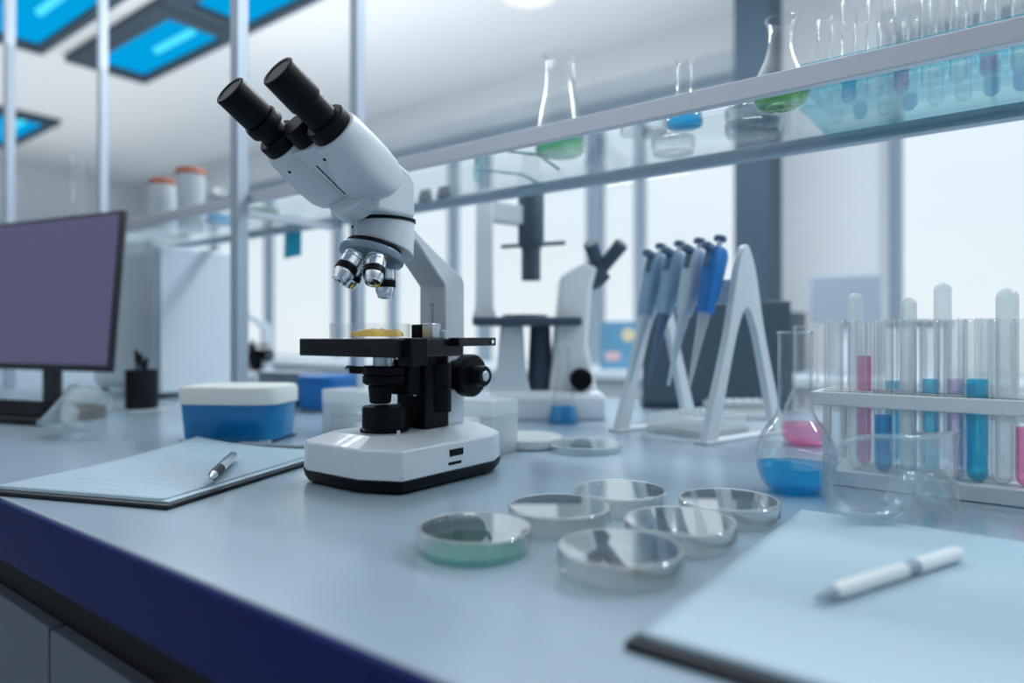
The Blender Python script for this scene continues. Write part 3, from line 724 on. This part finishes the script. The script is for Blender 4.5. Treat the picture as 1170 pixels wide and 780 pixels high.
goggles((gc.x, gc.y, BT + .0046), (math.radians(0), 0, YAW + math.radians(20)), 'clear safety goggles standing at the top of the foreground clipboard')
COL.objects['safety_goggles'].scale = (1.12, 1.12, .98)
gl = on_bench(56, 503)
goggles((gl.x, gl.y, BT + .055), (math.radians(-42), 0, YAW + math.radians(-25)), 'clear safety goggles lying on the bench in front of the monitor')
for o in [x for x in COL.objects if x.name.startswith('safety_goggles')]: settle(o, BT + (.0072 if o.name == 'safety_goggles' else .0005))
# safety glasses on the shelf
def glasses(loc, rz, label):
    g = thing('safety_glasses', label, 'safety glasses', loc, rz)
    for sg in (-1, 1):
        rings = []
        for t in (-.0012, .0012):
            rings.append([Vector((sg * .033 + .026 * math.copysign(abs(math.cos(q)) ** .7, math.cos(q)), -.004 * math.cos(q) * sg + t, .021 + .018 * math.copysign(abs(math.sin(q)) ** .7, math.sin(q)))) for q in [2 * PI * k / 28 for k in range(28)]])
        MB().loft(rings).build('lens', 'cyanplate', g)
        MB().tube([(sg * .059, 0, .030), (sg * .066, .030, .030), (sg * .066, .085, .026), (sg * .060, .120, .006)], [.0022, .0020, .0020, .0026], 8).build('temple', 'teal', g)
    MB().tube([(-.059, 0, .038), (-.033, -.002, .041), (0, -.002, .036), (.033, -.002, .041), (.059, 0, .038)], .002, 8).build('brow_bar', 'teal', g)
    return g
q = on_shelf(546, 191); glasses((at_y(548, .862), .862, SH + .0006), YAW - math.radians(80), 'safety glasses with teal temples lying on the glass shelf')
# two dark clips on the rear rail
for i, px in enumerate((486, 507)):
    c = thing('bulldog_clip', ['dark clip on the rear shelf rail, nearer the microscope head', 'dark clip on the rear shelf rail, nearer the safety glasses'][i], 'clip', (at_y(px, .965), .965, BT + .4212), 0, 'dark clips on the shelf rail')
    MB().prism([(-.011, 0), (.011, 0), (.004, .020), (-.004, .020)], -.011, .011).build('body', 'slate', c, bevel=.001)
    MB().cyl((-.012, 0, .021), (.012, 0, .021), .0028, seg=12).build('spring', 'slate', c)
# note hanging from the rear rail
nx = at_y(335, .9835)
nt_ = thing('paper_note', 'cyan paper note hanging from the rear rail of the shelf', 'note', (nx, .9815, BT + .345))
MB().loft([[Vector((-.036, .0006 + o, 0.0)), Vector((.030, .003 + o, .004)), Vector((.034, .0006 + o, .066)), Vector((-.032, .0006 + o, .066))] for o in (0, .0006)]).build('sheet', 'note', nt_)

# ---------------- clipboards, papers, pens
def clipboard(loc, rz, w, l, label):
    c = thing('clipboard', label, 'clipboard', loc, rz)
    MB().box(-w / 2, w / 2, -l / 2, l / 2, 0.0004, .0042).build('board', 'board', c, bevel=.001)
    # papers: one flat sheet and a top sheet lifting at the corner
    MB().box(-w / 2 + .006, w / 2 - .006, -l / 2 + .008, l / 2 - .02, .0043, .0056).build('lower_sheet', 'paperblank', c)
    return c
# left: front corner at P1
P1 = Vector((-.6148, .299)); wv = Vector((-.933, -.36)).normalized(); lv = Vector((-.36, .933)).normalized()
cc = P1 + wv * .115 + lv * .158
rz1 = math.atan2(-wv.y, -wv.x)
cb = clipboard((cc.x, cc.y, BT), rz1, .23, .316, 'black clipboard with printed paper beside the microscope base')
def sheet(name, w, l, curl, m, parent, z0, corner=(1, 1), ox=0.0, oy=0.0):
    nx_, ny_ = 22, 30
    mb = MB(); G = []
    for j in range(ny_ + 1):
        row = []
        for i in range(nx_ + 1):
            a, b_ = i / nx_, j / ny_
            ca = a if corner[0] > 0 else 1 - a; cb_ = b_ if corner[1] > 0 else 1 - b_
            lift = curl * max(0, (ca + cb_ - 1.35) / .65) ** 2 + .0014 * math.sin(a * 3.1) * math.sin(b_ * 3.1)
            row.append(mb.bm.verts.new((ox + (a - .5) * w, oy + (b_ - .5) * l, z0 + lift)))
        G.append(row)
    for j in range(ny_):
        for i in range(nx_): mb.face((G[j][i], G[j][i + 1], G[j + 1][i + 1], G[j + 1][i]))
    o = mb.build(name, m, parent)
    s = o.modifiers.new('thick', 'SOLIDIFY'); s.thickness = .0003; s.offset = 1
    return o
sheet('top_sheet', .208, .285, .010, 'paper', cb, .0060, (-1, 1), -.004, -.006)
MB().box(-.05, .05, .143, .157, .0043, .009).build('clip', 'tray', cb, bevel=.002)
def pen(p0, p1, name, label, parts):
    p0, p1 = Vector(p0), Vector(p1); d = p1 - p0; L = d.length
    t = thing(name, label, 'pen', p0, rot=d.to_track_quat('Z', 'Y').to_euler())
    for nm, m, prof in parts(L): MB().lathe(prof, seg=20).build(nm, m, t)
    return t
a, b_ = on_bench(240, 546, .0150), on_bench(268, 519, .0150)
b_ = a + (b_ - a).normalized() * .142
pen(a, b_, 'pen', 'chrome and black pen lying on the printed paper', lambda L: [
    ('tip', 'chrome', [(0, 0), (.0012, 0), (.0034, .010), (.0048, .016), (0, .016)]),
    ('grip', 'board', [(0, .016), (.0050, .016), (.0054, .030), (.0052, .050), (0, .050)]),
    ('barrel', 'chrome', [(0, .050), (.0054, .050), (.0056, .09), (.0050, L - .012), (0, L - .012)]),
    ('button', 'steel', [(0, L - .012), (.0030, L - .012), (.0028, L), (0, L)])])
# right clipboard, its top end at the goggles
cb2 = clipboard((-.161 + .115, .303 + .160, BT), 0.0, .23, .32, 'black clipboard with a pale form in the foreground')
sheet('top_sheet', .226, .310, .004, 'paperblank', cb2, .0060, (1, -1), .001, .003)
a, b_ = on_bench(932, 682, .0128), on_bench(1086, 634, .0128)
b_ = a + (b_ - a).normalized() * .150
pen(a, b_, 'pen', 'white pen with grey grip lying on the foreground clipboard', lambda L: [
    ('tip', 'pengrey', [(0, 0), (.0010, 0), (.0026, .008), (.0039, .016), (0, .016)]),
    ('barrel', 'penwhite', [(0, .016), (.0040, .016), (.0047, .026), (.0047, .085), (0, .085)]),
    ('grip', 'pengrey', [(0, .085), (.0043, .085), (.0043, .098), (0, .098)]),
    ('cap', 'penwhite', [(0, .098), (.0049, .098), (.0049, L - .006), (.0038, L), (0, L)])])

# ---------------- blue pipette tip box
def tip_box(loc, rz, w, d, h, label, m='bluebox', lid='slatewhite', lidh=.026):
    t = thing('tip_box', label, 'box', loc, rz)
    rr = lambda k, z, n=5: superellipse(0, 0, w / 2 * k, d / 2 * k, n, Vector((0, 0, z)), Vector((1, 0, 0)), Vector((0, 1, 0)), 40)
    MB().loft([rr(.90, .004), rr(.93, .006), rr(.985, h - lidh), rr(.93, h - lidh), rr(.88, .008)], True, True).build('body', m, t, ang=40)
    MB().loft([rr(1.02, h - lidh + .0005), rr(1.02, h - .006), rr(.99, h - .001), rr(.95, h)], True, True).build('lid', lid, t, ang=40)
    for sx in (-1, 1):
        for sy in (-1, 1): MB().box(sx * w * .40 - .008, sx * w * .40 + .008, sy * d * .40 - .005, sy * d * .40 + .005, 0, .006).build('foot', 'greybox', t, bevel=.001)
    return t
bc = cw(-.412, 1.035)
tip_box(bc, YAW - .10,   .150, .110, .083, 'blue tip box with ivory lid on the bench behind the pen')
tip_box(cw(-.395, 1.455), 0.25, .095, .10, .075, 'dark blue box with flat lid behind the microscope', 'royal', 'royal', .012)
tip_box(cw(-.478, 1.50), 0.25, .060, .09, .050, 'teal box standing under the grey tray', 'teal', 'teal', .012)
ty = thing('tray', 'flat grey tray lying on top of the teal box', 'tray', cw(-.487, 1.52, .0503), .25)
MB().box(-.06, .06, -.045, .045, 0, .024).build('body', 'tray', ty, bevel=.003)
MB().box(-.063, .063, -.048, .048, .024, .028).build('rim', 'tray', ty, bevel=.001)

# ---------------- white plastic rack behind the microscope
kr = thing('tube_rack', 'low milky white rack right behind the microscope base', 'test tube rack', (0, .7135, BT))
x0, x1 = -.738, -.565 + .012
x0, x1 = at_y(385, .7135), at_y(577, .7135)
MB().box(x0, x1, -.030, .030, .050, .072).build('top_plate', 'milky', kr, bevel=.0015)
MB().box(x0, x1, -.030, .030, .0004, .006).build('base_plate', 'milky', kr, bevel=.001)
for x in (x0, x1 - .020): MB().box(x, x + .020, -.029, .029, .006, .050).build('end_wall', 'milky', kr, bevel=.001)
MB().box(x0 + .020, x1 - .020, -.028, .028, .026, .030).build('middle_plate', 'milky', kr)
for i in range(3):
    test_tube((x0 + .030 + i * .026, .7135, BT + .0725), .0075, .012, ['small', 'smaller', 'third'][i] + ' tube mouth', None) if False else None

# ---------------- pipette stand with four pipettes
Pn = Vector((.282, .990)); sdir = Vector((-.62, .785)); qdir = Vector((.785, .62)); sep, spr = .170, .190
Rm = lambda v: Vector((CS * v.x - SN * v.y, SN * v.x + CS * v.y))
mid = Pn + qdir * spr / 2 + sdir * sep / 2
ps = thing('pipette_stand', 'pale two legged stand holding four hand pipettes', 'pipette stand', cw(mid.x, mid.y), 0)
# local frame: x along q (leg spread), y along s (towards the rear frame)
qw, sw = Rm(qdir), Rm(sdir)
ps.rotation_euler = (0, 0, math.atan2(qw.y, qw.x))
HS = .297
def aframe(y, nm):
    out = [(-spr / 2 - .012, 0), (-.052, .150), (-.030, .235), (-.018, .272), (0, HS), (.018, .272), (.030, .235), (.052, .150), (spr / 2 + .012, 0)]
    inn = [(spr / 2 - .018, 0), (.040, .120), (.020, .175), (0, .200), (-.020, .175), (-.040, .120), (-spr / 2 + .018, 0)]
    out = smooth_profile2(out, 4); inn = smooth_profile2(inn, 4)
    m = MB(); n = len(out)
    # stitch outer and inner outlines of equal count into quads
    def at(pts, t):
        k = t * (len(pts) - 1); i = min(int(k), len(pts) - 2); f = k - i
        return (pts[i][0] * (1 - f) + pts[i + 1][0] * f, pts[i][1] * (1 - f) + pts[i + 1][1] * f)
    N_ = 40; innr = list(reversed(inn))
    rings = []
    for k in range(N_ + 1):
        o, i_ = at(out, k / N_), at(innr, k / N_)
        rings.append([Vector((o[0], y - .006, o[1])), Vector((i_[0], y - .006, i_[1])), Vector((i_[0], y + .006, i_[1])), Vector((o[0], y + .006, o[1]))])
    m.loft(rings).build(nm, 'stand', ps, bevel=.0015)
def smooth_profile2(pts, n=6):
    out = []
    for i in range(len(pts) - 1):
        p0, p1, p2, p3 = pts[max(i - 1, 0)], pts[i], pts[i + 1], pts[min(i + 2, len(pts) - 1)]
        for k in range(n):
            t = k / n
            out.append(tuple(0.5 * ((2 * p1[j]) + (-p0[j] + p2[j]) * t + (2 * p0[j] - 5 * p1[j] + 4 * p2[j] - p3[j]) * t * t + (-p0[j] + 3 * p1[j] - 3 * p2[j] + p3[j]) * t ** 3) for j in (0, 1)))
    out.append(pts[-1]); return out
aframe(-sep / 2, 'side_frame'); aframe(sep / 2, 'side_frame')
MB().box(-.010, .010, -sep / 2 + .006, sep / 2 - .006, .222, .245).build('cross_bar', 'stand', ps, bevel=.002)
MB().box(-.020, -.0105, -sep / 2 + .010, sep / 2 - .010, .206, .222).build('hook_rail', 'stand', ps, bevel=.002)
MB().box(-spr / 2 - .014, spr / 2 + .014, -sep / 2 - .012, -sep / 2 + .012, 0, .005).build('foot_bar', 'stand', ps, bevel=.001)
MB().box(-spr / 2 - .014, spr / 2 + .014, sep / 2 - .012, sep / 2 + .012, 0, .005).build('foot_bar', 'stand', ps, bevel=.001)
def pipette(y, cols, label):
    # leans along the near legs, hanging from the rail
    loc = ps.location; rz = ps.rotation_euler.z
    off = Vector((-.100, y)); c, s_ = math.cos(rz), math.sin(rz)
    t = thing('pipette', label, 'pipette', (loc.x + c * off.x - s_ * off.y, loc.y + s_ * off.x + c * off.y, BT + .082), rot=(0, math.radians(19), rz), group='pipettes on the stand'); t.scale = (1.12, 1.12, .95)
    body, low = cols
    R1 = lambda z, rx, ry, oy=0, n=3: superellipse(0, 0, rx, ry, n, Vector((0, oy, z)), Vector((1, 0, 0)), Vector((0, 1, 0)), 24)
    MB().loft([R1(.120, .010, .010), R1(.150, .0135, .0115), (R1(.190, .0160, .0125)), R1(.222, .0165, .0130), R1(.232, .0130, .0110)]).build('handle', body, t, ang=40)
    MB().loft([R1(.0, .0022, .0022, n=2), R1(.050, .0042, .0042, n=2), R1(.090, .0062, .0062, n=2), R1(.120, .0088, .0088, n=2)]).build('shaft', low, t, ang=50)
    MB().cyl((0, 0, .231), (0, 0, .248), .0042, seg=16).build('plunger', 'steel', t)
    MB().cyl((0, 0, .247), (0, 0, .254), .0088, ch=.001, seg=22).build('plunger_button', 'pipdark', t)
    MB().box(-.0300, -.0120, -.0060, .0060, .220, .231).build('finger_hook', 'pipdark', t, bevel=.002)
    MB().box(-.0195, -.0110, -.004, .004, .195, .222).build('ejector', 'pipdark', t, bevel=.001)
    return t
for i, (y, cols, lab) in enumerate(((.058, ('pipblue', 'pipgrey'), 'blue grey pipette hanging at the rear end of the stand'),
                                    (.019, ('pipblue', 'pipdark'), 'pipette with a dark blue shaft, second from the rear of the stand'),
                                    (-.020, ('pipgrey', 'pipgrey'), 'pale grey pipette with a slim tip, third from the rear of the stand'),
                                    (-.058, ('royal', 'frost'), 'short royal blue pipette closest to the front frame of the stand'))):
    pipette(y, cols, lab)

# ---------------- clear ware strewn on the bench
def rack_tray(loc, rz, w, d, h, label):
    t = thing('well_tray', label, 'tray', loc, rz, 'clear well trays behind the dishes')
    MB().box(-w / 2, w / 2, -d / 2, d / 2, 0, h * .35).build('base', 'milky', t, bevel=.0015)
    MB().box(-w / 2 + .004, w / 2 - .004, -d / 2 + .004, d / 2 - .004, h * .35, h * .9).build('block', 'frost', t, bevel=.0015)
    nx_, ny_ = 6, 3
    for i in range(nx_):
        for j in range(ny_):
            MB().lathe([(.0050, 0), (.0062, 0), (.0062, .004), (.0050, .004)], ((i - (nx_ - 1) / 2) * w * .15, (j - 1) * d * .27, h * .9), seg=14, loop=True).build('well', 'milky', t)
    return t
rack_tray(ps.location, ps.rotation_euler.z, .125, .110, .034, 'frosted well tray on the bench under the pipette stand')
rack_tray(cw(.430, 1.30), YAW + .08, .120, .075, .036, 'frosted well tray behind the front legs of the stand')
petri(cw(.020, .975), 'shallow white lid lying on the bench beside the milky rack', 'loose lids on the bench', R=.052, h=.014, glass='milky')
petri(cw(.100, .935), 'clear lid lying on the bench in front of the small blue flask', 'loose lids on the bench', R=.050, h=.010, glass='plasticclear')

# ---------------- monitor on the left
mo = thing('monitor', 'dark computer monitor with a painted violet sheen at the left edge', 'monitor', cw(-1.030, 1.497), YAW - math.radians(24.3))
W_, H_ = .47, .338
tl = Matrix.Translation((0, 0, .082)) @ Matrix.Rotation(math.radians(-5), 4, 'X')
cs = MB().box(-W_ / 2, W_ / 2, -.011, .002, 0, H_, tl).build('casing', 'bezel', mo, bevel=.003)
MB().box(-W_ / 2 + .008, W_ / 2 - .008, -.0125, -.0112, .014, H_ - .008, tl).build('screen', 'screen', mo)
MB().box(-.024, .024, .014, .030, .004, .20).build('neck', 'bezel', mo, bevel=.002)
MB().loft([superellipse(0, .01, .11, .075, 3, Vector((0, 0, z)), Vector((1, 0, 0)), Vector((0, 1, 0))) for z in (0, .006)]).build('foot', 'bezel', mo, bevel=.001)
kb = thing('keyboard', 'black keyboard on the bench below the monitor', 'keyboard', cw(-.985, 1.315), YAW - math.radians(20))
MB().prism([(-.065, 0), (.065, 0), (.065, .026), (-.065, .012)], -.20, .20).build('casing', 'blackmat', kb, bevel=.003)
kk = MB()
for i in range(15):
    for j in range(5):
        y = -.052 + j * .0215; z = .0135 + j * .0024
        kk.box(-.192 + i * .0256, -.192 + i * .0256 + .022, y, y + .018, z, z + .006)
kk.build('keys', 'black', kb)
# pen cup in front of the pale cabinet
pc = thing('pen_cup', 'black pen cup holding pens beside the monitor', 'pen holder', cw(-.796, 1.468))
MB().lathe([(0, 0), (.031, 0), (.032, .002), (.032, .085), (.030, .085), (.030, .004), (0, .004)], seg=40).build('cup', 'blackmat', pc)
MB().box(-.036, .046, -.036, .036, 0.0, .0018).build('base', 'pale', pc)
for i, (dx, dy, tx, ty_) in enumerate(((-.018, 0, -.020, .004), (.004, .008, -.018, 0), (.010, -.010, .012, .006))):
    o = pc.location + Vector((dx * .7, dy * .7, .005))
    e = o + Vector((tx * 1.2, ty_ * 1.2, .122 - .008 * i))
    pen(o, e, 'pen', 'dark pen in the black cup, %s' % ['leaning towards the monitor', 'standing tallest in the middle', 'leaning away from the monitor'][i], lambda L: [('barrel', 'slate', [(0, 0), (.0038, .002), (.0038, L - .03), (0, L - .03)]), ('cap', 'black', [(0, L - .03), (.0044, L - .03), (.0044, L - .002), (.003, L), (0, L)])])
# pale bench cabinet
ic = thing('incubator', 'pale grey box shaped lab oven standing under the shelf', 'lab oven', cw(-.925, 1.86), 0)
MB().box(-.250, .125, -.095, .105, .012, .385).build('body', 'pale', ic, bevel=.006)
dr = MB().box(-.240, .115, -.104, -.0955, .030, .370).build('door', 'pale', ic, bevel=.004)
MB().box(.096, .106, -.112, -.104, .29, .35).build('handle', 'pale', dr, bevel=.003)
for sx in (-.23, .105):
    for sy in (-.08, .09): MB().cyl((sx, sy, 0), (sx, sy, .0125), .012, seg=16).build('foot', 'blackmat', ic)

# ---------------- other microscopes
m2 = copy_tree(micro)
p = cw(-.885, 2.23)
m2.location = (p.x, p.y, BT); m2.scale = (.86, .86, .86); m2.rotation_euler = (0, 0, math.radians(-25))
m2['label'] = 'blurred white microscope far down the bench behind the metal post'

iv = thing('inverted_microscope', 'white inverted microscope with dark stage and lamp arm behind the shelf', 'microscope', cw(.026, 1.36), YAW)
MB().loft([[Vector((x, y, z)) for x, y in ((-.075 - k, -.085 - k), (.150 + k, -.085 - k), (.150 + k, .085 + k), (-.075 - k, .085 + k))] for z, k in ((.0, 0), (.040, 0), (.052, -.008))]).build('base', 'white', iv, bevel=.004)
MB().prism([(-.070, .045), (.010, .045), (.000, .100), (-.005, .178), (-.048, .178), (-.055, .100)], -.060, .060, 'Y').build('front_column', 'white', iv, bevel=.005)
stg = MB().box(-.100, .105, -.085, .085, .177, .193).build('stage', 'slate', iv, bevel=.003)
MB().cyl((.0, 0, .193), (.0, 0, .199), .045).build('stage_ring', 'slate', stg)
MB().prism([(-.105, .190), (-.055, .190), (-.062, .215), (-.064, .445), (-.096, .445), (-.098, .215)], -.022, .022, 'Y').build('pillar', 'cream', iv, bevel=.003)
MB().prism([(-.070, .385), (.030, .372), (.030, .408), (-.070, .425)], -.020, .020, 'Y').build('lamp_arm', 'cream', iv, bevel=.003)
co = MB().lathe([(0, .268), (.019, .268), (.019, .330), (.024, .336), (.026, .345), (.026, .440), (.022, .450), (0, .450)], (.012, 0, 0)).build('lamp_housing', 'slate', iv)
MB().cyl((-.048, 0, .335), (.080, 0, .343), .0038, .0045, seg=12).build('filter_lever', 'slate', co)
MB().cyl((.030, 0, .052), (.030, 0, .176), .026, .020).build('objective_turret', 'slate', iv)
body = MB().prism([(.045, .045), (.140, .045), (.120, .140), (.128, .250), (.140, .290), (.110, .300), (.070, .275), (.060, .180)], -.045, .045, 'Y').build('body', 'cream', iv, bevel=.008, seg=3)
hd = MB().lathe([(0, -.020), (.026, -.020), (.028, .0), (.024, .020), (0, .022)], (.138, -.01, .280), (.75, -.1, .55)).build('binocular_head', 'slate', iv)
for (dx, dy) in ((-.022, -.018), (.040, -.012)):
    MB().cyl((.146, -.014, .284), (.146 + dx, -.014 + dy - .02, .336), .013, .0145, ch=.002).build('eyepiece', 'slate', iv)
MB().cyl((.105, -.045, .075), (.105, -.085 + .006, .075), .021, ch=.003).build('focus_knob', 'black', iv)

# ---------------- dark flat display behind the pipette stand
lp = thing('laptop', 'dark slate laptop screen standing open behind the pipette stand', 'laptop', cw(.460, 1.460), YAW - math.radians(8))
tl2 = Matrix.Translation((0, 0, .012)) @ Matrix.Rotation(math.radians(-6), 4, 'X')
MB().box(-.178, .135, -.006, .004, 0, .222, tl2).build('screen', 'slate', lp, bevel=.003)
MB().box(-.178, .135, .004, .16, .0005, .014).build('keyboard_half', 'slate', lp, bevel=.003)

# ---------------- back bench by the windows
bb = thing('wall_bench', 'long pale bench along the windows behind everything', 'bench', (0, 0, 0))
MB().box(-7.5, 3.6, 2.75, 3.36, .86, .90).build('worktop', 'pale', bb, bevel=.004)
x = -7.5
while x < 3.5:
    MB().box(x + .004, x + .612, 2.79, 2.81, .1, .85).build('door', 'cream', bb, bevel=.002)
    x += .6167
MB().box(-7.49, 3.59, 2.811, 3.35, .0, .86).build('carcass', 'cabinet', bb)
def screen_back(px, y, z, w, h, h0, label, m='greybox'):
    t = thing('monitor', label, 'monitor', (at_y(px, y), y, .90), YAW * .55)
    MB().box(-w / 2, w / 2, -.012, .022, h0, h0 + h).build('casing', m, t, bevel=.006)
    MB().box(-.03, .03, .022, .05, .008, h0 + h * .5).build('neck', 'pale', t, bevel=.003)
    MB().box(-.10, .10, -.06, .09, 0, .008).build('foot', m, t, bevel=.002)
screen_back(966, 3.02, 0, .255, .19, .215, 'grey blue monitor on the window bench behind the tubes')
bx = thing('storage_box', 'blue box with yellow and pink labels behind the pipettes', 'box', (at_y(707, 2.95), 2.95, .90), YAW)
MB().box(-.085, .085, -.07, .07, 0, .230).build('body', mat('faded_blue', (0.10, .27, .42), .6), bx, bevel=.004)
MB().lathe([(0, 0), (.033, 0), (.033, .002), (0, .002)], (.035, -.0702, .165), (0, -1, 0), 30).build('yellow_label', mat('pale_yellow', (.62, .56, .36), .7), bx)
MB().box(-.075, -.005, -.0722, -.0702, .045, .085).build('pink_label', mat('dusty_pink', (.62, .42, .44), .7), bx)
kx = thing('storage_box', 'small black box on the window bench beside the pillar', 'box', (at_y(893, 3.12), 3.12, .90), 0)
MB().box(-.08, .08, -.09, .09, 0, .24).build('body', 'slate', kx, bevel=.004); MB().box(-.082, .082, -.092, .092, .24, .262).build('lid', 'slate', kx, bevel=.003)
dk = thing('storage_box', 'white box with dark lid on the window bench beyond the tubes', 'box', (-.335, 2.98, .90), 0)
MB().box(-.098, .098, -.10, .10, 0, .19).build('body', 'cream', dk, bevel=.004); MB().box(-.10, .10, -.102, .102, .19, .215).build('lid', 'slate', dk, bevel=.003)
# tall cabinet at the far end wall
tc = thing('tall_cabinet', 'tall grey cabinet against the far end wall', 'cabinet', (XL + .33, 3.2, 0))
MB().box(-.3, .3, -.75, .6, 0.08, 2.25).build('carcass', 'pale', tc, bevel=.005)
for s in (-1, 1):
    dd = MB().box(.3, .32, -.075 + (-.67 if s < 0 else .005), -.075 + (-.005 if s < 0 else .67), .1, 2.23).build('door', 'pale', tc, bevel=.003)
    MB().box(.321, .35, -.075 + s * .05 - .01, -.075 + s * .05 + .01, 1.0, 1.2).build('handle', 'steel', dd, bevel=.003)
MB().box(-.28, .27, -.73, .58, 0, .08).build('plinth', 'shadow_rail', tc)

# ------------------------------------------------------------------ light
w = bpy.data.worlds.new('day'); S.world = w; w.use_nodes = True
nt = w.node_tree; nt.nodes.clear()
wo = nt.nodes.new('ShaderNodeOutputWorld'); bg = nt.nodes.new('ShaderNodeBackground')
tcn = nt.nodes.new('ShaderNodeTexCoord'); sp = nt.nodes.new('ShaderNodeSeparateXYZ'); rp = nt.nodes.new('ShaderNodeValToRGB')
nt.links.new(tcn.outputs['Generated'], sp.inputs[0]); nt.links.new(sp.outputs['Z'], rp.inputs[0])
rp.color_ramp.elements[0].position = 0.0; rp.color_ramp.elements[0].color = (.84, .89, .92, 1)
rp.color_ramp.elements[1].position = .6; rp.color_ramp.elements[1].color = (.66, .80, .92, 1)
nt.links.new(rp.outputs[0], bg.inputs['Color']); bg.inputs['Strength'].default_value = 1.0
nt.links.new(bg.outputs[0], wo.inputs[0])
def area(name, loc, sx, sy, power, col, rot=(0, 0, 0)):
    L = bpy.data.lights.new(name, 'AREA'); L.shape = 'RECTANGLE'; L.size = sx; L.size_y = sy; L.energy = power; L.color = col
    o = bpy.data.objects.new(name, L); COL.objects.link(o); o.location = loc; o.rotation_euler = rot
    return o
# unseen fill lamps, added to brighten the ceiling from below
for x, y, p in ((-6.2, 1.4, 19), (-2.4, 1.4, 38), (1.4, 1.4, 42), (-2.4, -1.9, 28)):
    area('fill_uplight', (x, y, 1.95), 3.4, 3.0, p, (1.0, .985, .975), (PI, 0, 0))

for x, y in ((-3.6, 1.95), (-1.0, 2.1), (1.2, 1.9)):  # unseen lamps without fittings, added to put more light on the bench
    area('fill_downlight', (x, y, 2.84), 1.3, .3, 32, (.90, .96, 1.0))
# ------------------------------------------------------------------ camera
cam = bpy.data.cameras.new('camera'); co_ = bpy.data.objects.new('camera', cam); COL.objects.link(co_)
cam.sensor_width = 36; cam.lens = 36 * FP / 1170; cam.shift_y = -5 / 1170
co_.location = (0, 0, BT + EYE); co_.rotation_euler = (PI / 2, 0, YAW)
cam.clip_start = .02; cam.clip_end = 200
cam.dof.use_dof = True; cam.dof.focus_distance = .68; cam.dof.aperture_fstop = 2.25
S.camera = co_
S.view_settings.view_transform = 'Standard'; S.view_settings.look = 'None'
S.view_settings.exposure = 0.12; S.view_settings.gamma = 1.0
S.cycles.glossy_bounces = 10; S.cycles.transparent_max_bounces = 48; S.cycles.max_bounces = 12; S.cycles.diffuse_bounces = 6
S.cycles.use_denoising = True
S.cycles.caustics_reflective = False; S.cycles.caustics_refractive = False
